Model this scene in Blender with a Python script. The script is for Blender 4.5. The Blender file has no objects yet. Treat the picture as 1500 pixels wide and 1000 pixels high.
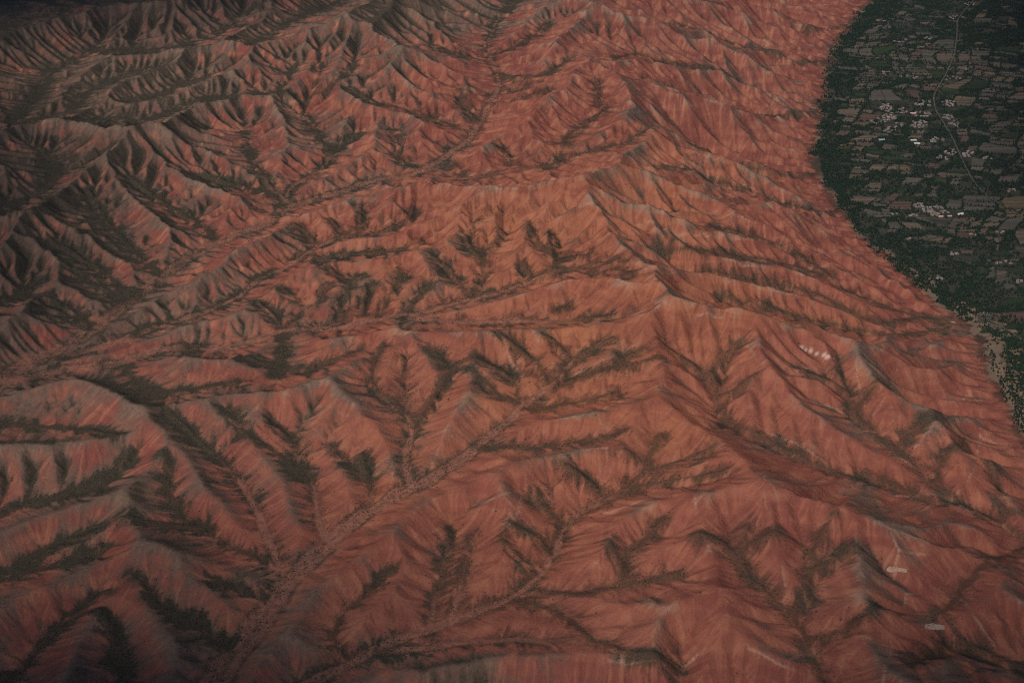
import bpy, bmesh, math, random, time
import numpy as np
from mathutils import Vector
T0 = time.time()
scene = bpy.context.scene
col = scene.collection
# ---------------------------------------------------------------- camera
FPX = 2178.; PITCH = math.radians(30); CAM_Z = 3200.
cam = bpy.data.cameras.new('camera'); cam_o = bpy.data.objects.new('camera', cam); col.objects.link(cam_o)
cam.sensor_fit = 'HORIZONTAL'; cam.sensor_width = 36; cam.lens = 36*FPX/1500
cam.clip_start = 10; cam.clip_end = 60000
cam_o.location = (0, 0, CAM_Z); cam_o.rotation_euler = (math.pi/2-PITCH, 0, 0)
scene.camera = cam_o
# ---------------------------------------------------------------- sky, sun, exposure
SUN_EL = math.radians(48); SUN_AZ = math.radians(215)      # azimuth clockwise from +Y (view direction)
w = bpy.data.worlds.new('World'); scene.world = w; w.use_nodes = True
nt = w.node_tree; nt.nodes.clear()
sky = nt.nodes.new('ShaderNodeTexSky'); sky.sky_type = 'NISHITA'; sky.sun_disc = False
sky.sun_elevation = SUN_EL; sky.sun_rotation = SUN_AZ; sky.altitude = 2500
bg = nt.nodes.new('ShaderNodeBackground'); bg.inputs['Strength'].default_value = .055
wo = nt.nodes.new('ShaderNodeOutputWorld')
nt.links.new(sky.outputs[0], bg.inputs[0]); nt.links.new(bg.outputs[0], wo.inputs[0])
sun = bpy.data.lights.new('sun', 'SUN'); sun.energy = 3.7; sun.angle = math.radians(10); sun.color = (1, .92, .82)
sun_o = bpy.data.objects.new('sun', sun); col.objects.link(sun_o)
sd = Vector((math.sin(SUN_AZ)*math.cos(SUN_EL), math.cos(SUN_AZ)*math.cos(SUN_EL), math.sin(SUN_EL)))
sun_o.rotation_euler = sd.to_track_quat('Z', 'Y').to_euler(); sun_o.location = (0, 3000, 4000)
scene.view_settings.view_transform = 'Standard'; scene.view_settings.look = 'None'
scene.view_settings.exposure = .0; scene.view_settings.gamma = 1
scene.view_settings.use_curve_mapping = False
scene.cycles.use_denoising = False; scene.cycles.filter_width = 1.1; scene.cycles.max_bounces = 4
SLOPE = .44; K18 = .11; K9 = .14; K4 = .08; GD = 4.5
# ---------------------------------------------------------------- survey of the hills
# Stream beds and crest lines as seen in the photograph: "x,y,z" in photo pixels with the
# elevation in metres where it is known; they are put on the ground along their sight lines.
CHANNELS = """
-60,600,92 10,556,100 16,544 40,533 75,517 107,501 133,483 170,458 203,430 235,405 267,384,150 307,360 352,341 395,326 415,305 428,299,180 460,291 487,283 511,277 529,269 560,262 593,258,212 612,251 640,238 664,219,238 688,203 707,171,262 717,149 733,128 728,107,300 717,85 715,61 725,35 744,16,355 775,-25,390
428,299,180 405,280 388,262 372,238 362,215 355,190,240
415,296,180 425,275 444,261 471,245 488,229,215 470,205 456,180 448,165,270
488,226,216 505,208 530,192,270
606,246,215 591,240 584,215 577,190,275
688,198,252 684,192 644,173 593,160 540,144 513,128,350
703,176,262 690,165 678,150 672,130,320
725,98,303 700,85 660,75 630,60,380
612,251,218 640,247 675,260,228 707,259 745,250 790,244 815,238,255 830,198 848,184 867,171 883,163,310
815,238,255 856,223 888,217 912,211,300 933,197 957,179 987,171,365
883,163,310 877,150 877,125 872,112,370
749,239,240 745,222 737,213,275
680,256,230 672,245 660,230,258
95,522,110 149,509 229,477,128 293,459 347,435,150 368,417 412,392,170 433,381 452,368 473,356 503,347,200 559,339,215 590,322 610,306,255
465,356,190 452,342 438,330,215
505,344,200 497,332 485,320,225
507,344,200 530,325 528,300,250
10,560,100 48,552 91,540 140,535,115 181,531 213,517 240,512,125 293,507 333,510 367,499,140 412,485 460,481,155 511,476 567,464,178 620,458 660,444,200 700,434 733,425,225 775,408,245 812,397 845,389,275 885,380,300 905,375,320
600,466,186 653,470,195 707,468,210 760,467,225 803,468,240 850,468,255 893,460,285
800,466,239 812,454 825,444 836,435,285
840,468,253 857,453,282
812,396,257 814,380 808,360 803,340,315
814,380,262 795,360 772,325,320
814,382,262 835,375 860,367,305
775,406,245 770,390 767,378,275
685,434,210 678,418 662,398 645,382 628,370,262
690,430,212 708,408 713,392 703,374 686,356 686,338 700,322,300
703,374,245 730,350 737,333,300
595,460,184 602,442 615,427 632,412 640,398,250
555,464,176 562,447 577,424 588,406 582,388,240
530,464,170 532,448 537,427 548,416,220
500,474,164 503,453 510,425 512,410 530,398,230
512,410,205 495,400 485,390,232
410,483,148 428,467 449,451 471,435 484,418,205
410,480,148 405,462 385,445 375,437,190
449,451,172 430,432 410,417,205
412,490,146 415,510 412,530 408,555,166
412,530,154 380,528 360,520,178
412,545,160 450,540 490,525 530,512,205
181,533,116 195,553 215,567 240,577,138 270,570 320,563 365,558,165
300,1030,40 327,977,50 365,930 391,891,65 417,855,72 439,835 490,785,90 535,749,105 580,722,118 625,706,130 641,694 668,677,142 704,651,155 725,629 749,613,172 760,595 781,582,188 805,563,205 821,552 832,531,225 851,517,240 875,501,260 897,490,285
600,708,128 593,680,137 597,653,146 605,632,152 596,605,162 591,580,172 591,555,186 591,520,220
596,605,162 575,588 553,570 540,550 552,525 562,503,222
605,628,154 620,605 632,590 652,555 657,539 673,529,225
657,539,205 640,520 628,506,228
762,592,180 745,583 720,568 692,540,222
760,588,182 757,565 745,545 728,537 707,528 694,520,235
806,562,206 797,550 790,530 762,508 732,488,262
836,526,230 824,510 806,490,268
812,560,208 840,555,215 867,547 899,539,240 925,534 957,522,280
905,538,242 916,520 945,506,278
704,652,156 740,654 780,655,170 830,648,185 890,640,205 917,625,232
765,598,178 800,597 860,586,195 905,571,222
545,738,108 540,708,115 522,690 500,668 485,650,150
540,708,115 535,680 528,662,150
475,790,88 466,760,95 461,715,106 445,680,118 428,645,135 404,618,165
455,705,108 420,670 385,650 355,630 335,602,170
410,832,74 393,792,82 377,750,92 360,715,102 335,685,115 307,655,132 280,630 250,603,172
405,838,73 365,812 333,797,85 300,776 265,757,105 250,725 244,690,135 238,655,170
290,772,96 250,768,110 205,760,130 175,750,155
350,945,55 320,935 293,912,68 253,895,80 225,880 210,855,105 185,838,132
391,880,68 365,868 335,857,85 312,845,104
-40,765,50 0,749,60 48,733 96,722,80 144,705,95 171,685,112 190,655,145
-40,875,40 40,820,60 80,798,75 120,780,95 150,768,118
0,850,50 60,832,60 105,817,75 150,795,105
10,1005,20 30,980,25 53,947,32 80,922,45 107,897,58 140,870,80 158,855,110
180,1010,33 173,950,48 165,915,65 140,885,92
-40,612,95 0,619,98 40,623 80,627,110 133,627,130 165,632,155
430,1010,42 505,975,50 560,945,56 616,926,62 667,908,70 699,894 749,875,85 776,854,95 795,833,103 813,808,112 827,770,124 851,747,135 888,728,150 920,715,162 941,693,175 950,675,185 957,652,200 967,632,225
745,880,84 790,885,92 820,897,100 845,915,108 862,932,116 900,945,126 940,957,140 985,950,165
560,955,57 620,950,64 680,940,74 740,935,86 800,938,98 850,935,112
780,862,93 840,867,108 893,862,120 935,850,135 995,838,160
915,853,127 912,828,138 922,808 944,790,160 962,770,182 972,745,220
912,828,138 900,805 893,788,175
660,905,69 672,870,80 680,840,90 686,800,108 690,778,130
630,915,64 640,865,78 648,835,86 658,800,100 657,772,118
808,815,110 795,792,120 772,775,135 750,765,152
790,838,101 775,825,108 752,803,122 735,785,145
826,768,124 812,755,130 795,738,145 785,710,178
885,728,150 876,712,158 850,690,185 825,670,215
948,680,184 930,664,205 912,650,228
945,690,178 962,683,185 1005,670,205 1040,655,232 1055,647,245
925,714,163 955,704,175 1005,697,200 1065,685,240
500,968,52 490,930,62 498,900,72 520,880 553,857,92 572,827,115
1215,1010,120 1200,983,126 1180,935,134 1160,900,142 1133,873,152 1100,845,165 1082,815,178 1085,795,195 1097,755,245
1083,815,178 1060,790,200 1015,772,238
1088,800,190 1115,785,215 1142,770,250
1165,903,141 1185,870,155 1188,835,170 1190,800,195 1210,765,235 1225,738,280
1188,835,170 1235,812,200 1250,790,225
1185,938,135 1240,920,160 1285,882,200
1560,830,30 1475,765,60 1410,733,85 1367,706,100 1310,655,125 1250,602,155
1250,602,155 1275,572,190 1300,540,240
1249,600,156 1240,562,185 1225,530,235
1244,570,180 1200,545,215 1170,525,260
1312,657,124 1340,625,150 1375,590,185 1410,560,225
1367,705,100 1380,672,125 1405,645,155 1418,610,195
1475,765,60 1468,720,80 1460,685,105 1452,650,145
1410,735,85 1360,728,95 1300,705,110 1240,692,125 1190,675,140 1130,643,160 1080,616,180 1052,592,195 1050,560,215 1040,535,250
1050,575,205 1080,562,235 1108,542,265
1046,550,225 1000,520,255 970,492,300
1048,555,218 1060,515,262 1085,488,305
1385,468,12 1345,462,35 1300,448,60 1260,432,85 1235,420,100 1195,385,130 1150,358,165 1100,340,195 1045,328,240
322,352,162 288,326,175 245,301,195 213,277,225 193,257,262
400,285,178 370,275 345,268,195 300,252,228
235,404,140 215,385 190,360,155 165,335,170 148,310,195 130,275,242
200,434,134 175,420 149,397,150 112,371,175 75,345,225
185,440,131 160,428 125,408,152 95,393,182
133,483,116 115,462,128 90,445,145 70,433,172
-40,450,110 20,435,125 50,410,155
-40,312,200 10,300,210 40,292,218 70,275,226 84,258,235 75,235,250 60,215,275
-40,188,245 24,174,252 58,135,262 72,107,275 107,88,295 140,70,315
30,176,254 104,165,270 125,135,285 165,118,300 205,105,320 225,97,345
150,172,275 200,178,283 240,168,295 285,148,320 335,140,326 375,136,330 404,132,335 440,137 460,130,345 490,122,355 505,113,365 520,92,390
404,132,335 420,115,350 432,95,370
460,130,345 466,110,362 470,92,385
195,146,290 235,137,300 270,120,318 300,110,340
140,75,312 215,75,325 260,68,340 315,47,365 345,36,380
470,376,180 520,370,192 560,367,206 600,360,226 615,348,248
380,60,375 410,40,390 450,20,400 500,0,410
500,1080,25 700,1070,40 900,1050,60 1050,1040,80 1215,1030,115
1380,900,110 1420,850,125 1450,815,130 1500,795,60
1330,960,140 1400,930,110 1470,960,80 1540,990,50
1205,255,8 1160,245,70 1120,232,120 1080,222,165 1040,208,215 1010,190,275
1222,302,45 1180,305,65 1130,288,110 1090,272,160 1040,252,210 1000,243,250 970,232,300
1205,403,112 1165,385,140 1127,379,165 1090,374,190 1060,368,215 1020,362,250 960,350,290
1340,466,32 1300,472,48 1262,459,68 1225,443,85 1190,425,108 1150,412,135 1110,405,160 1070,393,190 1040,385,215 1000,380,245
1385,480,14 1330,490,24 1290,485,48 1250,475,75 1205,463,110 1160,455,140 1115,440,170 1085,435,195 1060,420,225
1200,165,8 1160,163,50 1120,150,110 1085,140,160 1050,128,210 1000,122,260 950,107,310
1215,90,8 1160,80,80 1100,60,150 1040,42,220 980,25,285
1245,35,8 1190,35,80 1120,20,160 1060,5,230 1000,-15,300
870,395,290 900,393,300 925,400,315
728,107,300 760,115,318 790,112,338 815,100,358 835,85,380
717,80,312 745,70,335 775,55,355 805,33,385
717,149,290 745,145,305 775,138,325 800,128,350
733,128,297 760,132,315 785,120,335
900,85,330 930,75,310 970,85,280 1010,95,240 1060,100,200 1110,115,140 1170,140,60
"""
RIDGES = """
420,320 460,301 513,283 540,268 588,264 620,261 660,264 712,268 760,273 781,279 827,288 867,293 907,307 953,315 1007,331 1041,336 1073,339 1127,349 1153,363 1188,380 1207,400 1241,430 1273,448 1305,466
1025,372 1071,373 1092,381 1127,384 1161,390 1200,405
915,366 930,380 953,384 1007,385 1047,398 1100,411 1150,418 1193,429 1228,446 1268,464 1300,474
760,424 800,414 819,407 845,399 880,398 901,400 933,416 963,430 985,438
935,385 980,400 1001,413 1039,416 1060,435 1080,447
985,174 1000,197 1041,220 1097,234 1119,244 1150,265 1185,290 1215,313 1240,330
815,45 856,72 901,100 953,115 1012,131 1057,137 1090,150 1127,160 1160,172 1190,183
840,-5 900,15 960,30 1049,50 1120,80 1195,115
720,257 768,248 803,246 840,243 870,240 912,222 944,213 965,222 1000,238 1050,248 1100,265 1135,280 1180,300
880,270 905,276 945,292 985,305 1020,324 1035,335
660,226 700,212 735,204 755,192 785,195 805,215 812,232
695,190 730,170 765,156 797,152 825,168 842,180
797,152 830,120 858,98 858,74
735,122 765,95 800,80 830,62
725,70 745,50 775,30 795,5
430,152 449,142 497,125 512,133 530,144 599,163 647,184 680,201
525,112 545,106 583,125 620,147 650,165 672,180
508,118 525,85 540,58 567,78 600,100 640,122 671,126 700,145
540,58 560,30 577,3 600,18 640,45 690,82 712,95
577,3 610,-25
285,160 300,152 340,148 369,143 395,150 415,166 447,200
197,188 229,179 255,166 277,162 301,181 331,203 371,237
277,162 300,152
235,178 267,203 293,219 318,237
190,203 232,226 293,236 341,241 382,262
197,188 190,203 181,216 176,224 165,235 133,253 120,264 91,272 77,283 53,299 21,320 -20,350
168,234 190,262 196,283 212,302 248,324 252,350 262,378
251,288 288,261 339,267 355,288 373,325
77,283 120,315 160,328
-20,372 0,360 35,340 61,334 93,337 115,337 149,340 173,358 190,375 198,408
70,350 83,374 107,387 150,412 170,425
72,395 90,406 118,425 138,450
83,374 72,395 50,427 30,450 -20,490
50,427 68,444 30,478 -20,512
68,444 93,478 105,490
32,182 75,178 117,174 150,179 195,188
120,171 145,165 170,153 195,150 240,140 280,126
130,140 176,120 197,117 221,107 260,98 290,90 335,76 370,95
115,72 173,53 197,48 240,43 265,34 301,27 360,18 410,5
396,11 439,43 462,75 475,88
370,90 415,91 444,85
125,506 160,481 190,456 230,441 268,424 288,415 309,397 331,377 355,360 385,348 420,322
288,415 312,440
309,397 333,427
385,348 410,378
350,362 372,395
179,518 210,501 240,484 280,468 315,455 350,437 383,431 404,414 435,393 465,381 490,376 553,373 580,374 604,367 622,356 640,335 655,318 665,295
440,386 475,358 505,351 560,342 600,335 620,332 644,323
375,435 375,452 395,478
635,461 690,445 749,428 790,416 819,408
460,522 495,512 513,505 530,490 567,486 601,482 653,477 696,477 739,477 803,472 853,471 893,464 922,450 967,438
967,437 1020,442 1073,448 1108,448 1153,464 1207,469 1260,487 1320,507 1356,517 1395,518 1421,557 1450,590
1273,489 1314,477 1371,476
513,507 487,524 462,548 433,566
248,588 280,580 317,572 372,570 415,567 433,568 465,578 495,591 540,608 590,622
-40,590 40,565 90,548 117,540 135,552 160,564 180,579 205,587 248,589
205,535 240,516 267,513 320,516 345,520 362,531 365,548
246,590 237,611 255,626 280,653 284,676 302,707 328,731 340,756 365,786
237,611 219,629 205,651 190,690 172,718 160,724
322,574 340,605 362,640 378,660 415,699 421,725 435,757 455,775
440,575 455,610 470,635 482,662 495,682 519,709 525,735
540,608 558,625 568,655 575,690 568,712
697,478 694,515 689,542 688,570 664,597 650,625 640,655 628,690
735,478 745,515 765,545 775,568
780,476 790,500 812,532
635,485 640,500 620,535 612,570 608,595
578,490 570,525 570,560 578,580
935,497 900,515 860,535 838,546
675,688 702,664 745,664 787,663 811,660 840,653 893,646 920,640 945,620 975,605 1000,600
735,640 775,613 820,606 867,597 917,574
790,586 830,578 867,571 905,563 925,548
760,668 765,700 760,740 748,763 720,775 697,783
722,778 730,798 755,818 770,835
430,880 470,858 513,830 556,801 588,787 617,806 642,832 632,858
763,705 720,722 685,735 655,760 620,775 588,787
350,985 388,945 415,923 433,910 460,928 480,948
433,910 450,885 470,858
515,920 555,878 590,850 603,825 600,795
80,825 110,805 144,778 171,771 197,783 214,810 234,832 258,857 278,882 290,903
171,771 162,750 160,724
200,780 253,787 280,803 295,820 302,848 317,863 335,885 355,900
300,830 330,838 365,852 385,868
315,803 345,812 385,828
165,857 188,868 208,885 220,912 240,935 270,960 310,978
165,857 140,878 120,898 110,925 101,975 92,1015
171,771 167,810 160,832 165,857
-40,690 40,670 100,655 150,645 190,630 215,612 240,592
-40,790 53,755 107,733 135,720 160,724
0,838 60,815 107,803 144,778
940,480 953,491 988,517 1020,547 1047,568
967,437 945,465 940,480
917,545 953,557 1007,584 1023,597 1065,606 1108,619 1140,632 1180,648 1215,678
940,480 930,510 917,545
915,573 945,592 985,600 1020,598
917,545 915,573
840,752 870,745 900,739 935,725 1007,707 1015,699 1071,685 1087,680 1113,691 1153,699 1193,699 1228,705 1239,721 1260,742 1305,766 1367,785 1415,785 1450,785
1193,697 1228,681 1247,686 1273,707 1313,715 1340,721 1383,721 1420,742 1452,763
1233,739 1255,752
600,985 653,961 707,947 749,947 784,945 813,953 840,958 888,958 915,963 973,961 1000,953 1040,925 1068,912 1100,940 1140,962 1190,985
832,873 867,873 915,878 947,872 968,855 1000,845 1033,846 1083,860 1110,880 1147,903
660,950 720,925 780,915 830,925
1000,600 1012,616 1039,634 1056,644 1087,658 1127,669 1160,692
960,693 1005,682 1045,664 1075,656
1305,766 1318,797 1350,800 1400,803 1417,799 1450,790
1318,797 1310,835 1330,860 1367,850 1417,880 1460,935
1330,860 1320,905 1300,960 1290,1010
1119,528 1140,544 1177,560 1220,584 1265,619 1300,653 1340,683 1361,699
1073,448 1090,490 1119,528
1260,487 1255,530 1262,575
1320,507 1300,570 1280,600
1421,557 1380,600 1340,650
1421,557 1440,620 1430,680 1400,720
1440,620 1480,640 1500,680 1510,740
1113,691 1125,740 1145,800 1150,850
1015,699 1020,745 1040,800 1060,830
968,855 985,800 1000,760 1007,707
830,873 860,835 885,800 880,770 870,745
775,857 820,835 866,795 890,790
1065,300 1100,320 1150,340 1180,372
1047,398 1060,420 1081,447
"""
FRONT = "1200,300,70 1225,318,85 1240,330,95 1262,350,105 1300,385,100 1345,425,70 1375,455,35"
FOOT = "1300,-60 1275,0 1240,42 1215,85 1211,130 1200,165 1195,200 1196,240 1214,275 1235,310 1261,342 1299,377 1345,416 1395,455 1425,480 1447,520 1462,560 1482,600 1505,640 1560,740 1640,860"

def parse_lines(txt):
    out = []
    for ln in txt.strip().splitlines():
        pts = [tuple(float(v) for v in t.split(',')) for t in ln.split()]
        out.append(pts)
    return out

def resample(pts, step=4.0):
    """pixel polyline -> dense (x, y, z or nan)"""
    P = np.array([(p[0], p[1]) for p in pts]); Z = np.array([p[2] if len(p) > 2 else np.nan for p in pts])
    s = np.r_[0, np.cumsum(np.hypot(*np.diff(P, axis=0).T))]
    n = max(2, int(s[-1]/step)+1); t = np.linspace(0, s[-1], n)
    ok = ~np.isnan(Z)
    z = np.interp(t, s[ok], Z[ok]) if ok.any() else np.full(n, np.nan)
    # Catmull-like smoothing of the trace
    x = np.interp(t, s, P[:, 0]); y = np.interp(t, s, P[:, 1])
    if n > 6:
        for _ in range(3):
            x[1:-1] = .25*x[:-2]+.5*x[1:-1]+.25*x[2:]; y[1:-1] = .25*y[:-2]+.5*y[1:-1]+.25*y[2:]
    return x, y, z, s[-1]

def unproject(px, py, z):
    """photo pixel and elevation -> ground x, y"""
    dx = (px-750.)/FPX; dy = (500.-py)/FPX
    fy = math.cos(PITCH)+dy*math.sin(PITCH); fz = -math.sin(PITCH)+dy*math.cos(PITCH)
    t = (z-CAM_Z)/fz
    return dx*t, fy*t

def vnoise(x, y, seed):
    """value noise, about -1..1"""
    r = np.random.RandomState(seed).rand(256, 256).astype(np.float32)*2-1
    xi = np.floor(x).astype(np.int32); yi = np.floor(y).astype(np.int32)
    fx = (x-xi).astype(np.float32); fy = (y-yi).astype(np.float32)
    fx = fx*fx*(3-2*fx); fy = fy*fy*(3-2*fy)
    x0 = xi & 255; x1 = (xi+1) & 255; y0 = yi & 255; y1 = (yi+1) & 255
    a = r[y0, x0]; b = r[y0, x1]; c = r[y1, x0]; d = r[y1, x1]
    return (a+(b-a)*fx)*(1-fy)+(c+(d-c)*fx)*fy

def fbm(x, y, seed, oct=4):
    s = 0; a = 1; t = 0
    for o in range(oct):
        s = s+a*vnoise(x*2**o+17*o, y*2**o+5*o, seed+o); t += a; a *= .5
    return s/t

WASH = {(-60, 600): (52, 12), (95, 522): (24, 7), (10, 560): (34, 8), (600, 466): (20, 6), (428, 299): (14, 4), (415, 296): (14, 4), (612, 251): (16, 5), (300, 1030): (58, 7), (430, 1010): (24, 6), (560, 955): (14, 8), (600, 708): (20, 5), (410, 832): (18, 5), (475, 790): (14, 4), (630, 915): (12, 6), (660, 905): (14, 6)}   # half width of the stony floors, metres
X0, X1, Y0, Y1 = -4500., 4800., 2650., 11900.

def lin(a, n_):                         # sampling helper: clipped bilinear
    return np.clip(a, 0, n_-1.001)

def sample(G, x, y, dx):
    """bilinear sample of grid G[iy, ix]"""
    u = lin((x-X0)/dx, G.shape[1]); v = lin((y-Y0)/dx, G.shape[0])
    i = u.astype(np.int32); j = v.astype(np.int32); fu = (u-i).astype(G.dtype); fv = (v-j).astype(G.dtype)
    return (G[j, i]*(1-fu)+G[j, i+1]*fu)*(1-fv)+(G[j+1, i]*(1-fu)+G[j+1, i+1]*fu)*fv

def upsample(G, dx_from, dx_to):
    nx = int((X1-X0)/dx_to)+1; ny = int((Y1-Y0)/dx_to)+1
    xs = X0+dx_to*np.arange(nx); ys = Y0+dx_to*np.arange(ny)
    XX, YY = np.meshgrid(xs, ys)
    return sample(G, XX, YY, dx_from)

def blur(G, n=1):
    for _ in range(n):
        P = np.pad(G, 1, mode='edge')
        G = (P[:-2, 1:-1]+P[2:, 1:-1]+P[1:-1, :-2]+P[1:-1, 2:]+4*G)/8
    return G

def stamp(pts, dx):
    """grid of mean constraint value, nan elsewhere"""
    nx = int((X1-X0)/dx)+1; ny = int((Y1-Y0)/dx)+1
    i = np.rint((pts[:, 0]-X0)/dx).astype(int); j = np.rint((pts[:, 1]-Y0)/dx).astype(int)
    ok = (i >= 0) & (i < nx) & (j >= 0) & (j < ny)
    k = j[ok]*nx+i[ok]
    w = np.bincount(k, minlength=nx*ny).astype(np.float32)
    s = np.bincount(k, weights=pts[ok, 2], minlength=nx*ny)
    out = np.full(nx*ny, np.nan, np.float32); m = w > 0; out[m] = (s[m]/w[m])
    return out.reshape(ny, nx)

NB = [(-1, 0), (1, 0), (0, -1), (0, 1), (-1, -1), (-1, 1), (1, -1), (1, 1)]

def erode(z, fixed, dx, iters, K, m=.45, talus=.78, diff=.02):
    ny, nx = z.shape; n = nx*ny
    idx = np.arange(n).reshape(ny, nx)
    A = np.full(n, dx*dx, np.float32)
    for it in range(iters):
        P = np.pad(z, 1, mode='edge')
        best = np.zeros_like(z); rec = idx.copy(); dist = np.full(z.shape, dx, np.float32)
        for (a, b) in NB:
            d = dx*(1.41421 if a and b else 1.)
            s = (z-P[1+a:ny+1+a, 1+b:nx+1+b])/d
            up = s > best
            best = np.where(up, s, best)
            rec = np.where(up, idx+a*nx+b, rec); dist = np.where(up, d, dist)
        rec[0, :] = idx[0, :]; rec[-1, :] = idx[-1, :]; rec[:, 0] = idx[:, 0]; rec[:, -1] = idx[:, -1]
        rec[fixed] = idx[fixed]
        r = rec.ravel().astype(np.int32); dd = dist.ravel()
        depth = (r != idx.ravel()).astype(np.int32); q = r.copy()
        while True:
            add = depth[q]
            if not add.any(): break
            depth += add; q = q[q]
        order = np.argsort(depth, kind='stable').astype(np.int32)
        cnt = np.bincount(depth); off = np.r_[0, np.cumsum(cnt)]
        A[:] = dx*dx
        for L in range(len(cnt)-1, 0, -1):
            o = order[off[L]:off[L+1]]
            np.add.at(A, r[o], A[o])
        F = (K*A**m/dd).astype(np.float32)
        zf = z.ravel()
        for L in range(1, len(cnt)):
            o = order[off[L]:off[L+1]]; zr = zf[r[o]]
            v = (zf[o]+F[o]*zr)/(1+F[o])
            zf[o] = np.minimum(v, zr+talus*dd[o])
        z = zf.reshape(ny, nx)
        if diff:
            L_ = np.pad(z, 1, mode='edge')
            lap = L_[:-2, 1:-1]+L_[2:, 1:-1]+L_[1:-1, :-2]+L_[1:-1, 2:]-4*z
            z = np.where(fixed, z, z+diff*lap)
    return z, A.reshape(ny, nx)

def build_terrain():
    t0 = time.time()
    # stream beds
    ch = []
    for pts in parse_lines(CHANNELS):
        x, y, z, _ = resample(pts)
        gx, gy = unproject(x, y, z); t = np.linspace(0, 1, len(x))
        wd = WASH.get(tuple(int(v) for v in pts[0][:2]), (5, 2)); ch.append(np.c_[gx, gy, z, wd[0]+(wd[1]-wd[0])*t])
    fx, fy, _, _ = resample(parse_lines(FOOT)[0]); fx = fx+9*fbm(fy/15., fy*0+3.3, 19, 4)*np.clip((fy+60)/60, 0, 1); fz = np.full(len(fx), 6.)
    gx, gy = unproject(fx, fy, fz); foot = np.c_[gx, gy, fz, fz*0+8]
    C = np.vstack(ch+[foot])
    # crests: as high as slopes of about 29 degrees from the beds around them allow
    rd = []
    for pts in parse_lines(RIDGES):
        x, y, _, _ = resample(pts); z = np.full(len(x), 250.)
        sl = SLOPE*(1+.42*np.clip((x-880)/200, 0, 1)*np.clip((560-y)/120, 0, 1))      # the eastern front is steeper
        for it in range(14):
            gx, gy = unproject(x, y, z)
            D = np.sqrt((gx[:, None]-C[None, :, 0])**2+(gy[:, None]-C[None, :, 1])**2)
            zn = (C[None, :, 2]+sl[:, None]*np.minimum(D, 170+.5*D)).min(1)
            z = .5*z+.5*zn
        if len(z) > 8:
            for _ in range(6): z[1:-1] = .25*z[:-2]+.5*z[1:-1]+.25*z[2:]
        gx, gy = unproject(x, y, z); rd.append(np.c_[gx, gy, z])
    x, y, z, _ = resample(parse_lines(FRONT)[0]); gx, gy = unproject(x, y, z); rd.append(np.c_[gx, gy, z])
    R = np.vstack(rd)
    # valley floor polygon
    def in_valley(XX, YY):
        o = np.argsort(foot[:, 1]); xv = np.interp(YY, foot[o, 1], foot[o, 0])
        return XX-xv+46*fbm(XX/75, YY/75, 83, 3)
    # far rim so that the land goes on beyond the picture
    def level(dx, prev=None, dprev=None, its=300):
        Cg = stamp(C, dx); Rg = stamp(R, dx)
        ny, nx = Cg.shape
        xs = X0+dx*np.arange(nx); ys = Y0+dx*np.arange(ny); XX, YY = np.meshgrid(xs, ys)
        val = in_valley(XX, YY)
        fix = np.where(np.isnan(Cg), Rg, Cg); fix = np.where(val > 0, 0., fix)
        m = ~np.isnan(fix)
        if prev is None:
            z = np.full(Cg.shape, 230., np.float32)
        else:
            z = upsample(prev, dprev, dx).astype(np.float32)
        z = np.where(m, fix, z).astype(np.float32)
        for _ in range(its):
            P = np.pad(z, 1, mode='edge')
            z = np.where(m, fix, .25*(P[:-2, 1:-1]+P[2:, 1:-1]+P[1:-1, :-2]+P[1:-1, 2:])).astype(np.float32)
        return z, ~np.isnan(Cg), val, XX, YY
    z, *_ = level(144., its=300)
    z, *_ = level(72., z, 144., 300)
    z, cm, val, XX, YY = level(36., z, 72., 250)
    z, cm, val, XX, YY = level(18., z, 36., 90)
    print('laplace', time.time()-t0)
    # between neighbouring beds the ground rises into spurs
    T = np.where(cm, z, 1e5); T = np.where(val > 0, 0, T).astype(np.float32); n1, n2 = T.shape
    sp = (.37+.09*fbm(XX/400, YY/400, 57, 2)).astype(np.float32)
    for _ in range(40):
        for (a, b) in NB:
            P = np.pad(T, 1, constant_values=1e5)
            T = np.minimum(T, P[1+a:n1+1+a, 1+b:n2+1+b]+sp*18.*(1.4142 if a and b else 1))
    z = np.where(T < 9e4, z+.85*np.maximum(0, np.minimum(T, z+130)-z), z).astype(np.float32)
    z = np.where(cm, z, np.minimum(z, blur(z, 4)+7)).astype(np.float32)      # no needles where traces cross
    # running water: side gullies and rills
    gn = .35+.65*np.clip((YY-4300)/2200, 0, 1)          # the southern spurs are smoother
    z = z+gn*((12*fbm(XX/160, YY/160, 3, 2)+5.5*fbm(XX/60, YY/60, 7, 2))*np.clip(-val/60, 0, 1)).astype(np.float32)
    z = np.where(val > 0, 0., z).astype(np.float32)
    z, A = erode(z, cm | (val > 0), 18., 13, K18, talus=.80, diff=.004)
    print('erode18', time.time()-t0)
    nr_ = (.9*np.clip((6100-YY)/1600, 0, 1)).astype(np.float32); z = np.where(cm, z, z+(blur(z, 7)-z)*nr_); z = np.minimum(z, blur(z, 3)+6)
    z = upsample(z, 18., 9.).astype(np.float32)
    Cg = stamp(C, 9.); ny, nx = Cg.shape
    xs = X0+9.*np.arange(nx); ys = Y0+9.*np.arange(ny); XX, YY = np.meshgrid(xs, ys)
    val = in_valley(XX, YY); cm = ~np.isnan(Cg)
    gn = .38+.62*np.clip((YY-4300)/2200, 0, 1)
    z = z+gn*(3.6*fbm(XX/27, YY/26, 13, 3)*np.clip(-val/60, 0, 1)).astype(np.float32)
    z = np.where(val > 0, 0., z).astype(np.float32)
    z, A = erode(z, cm | (val > 0), 9., 10, K9, talus=.84, diff=.004)
    print('erode9', time.time()-t0)
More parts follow.
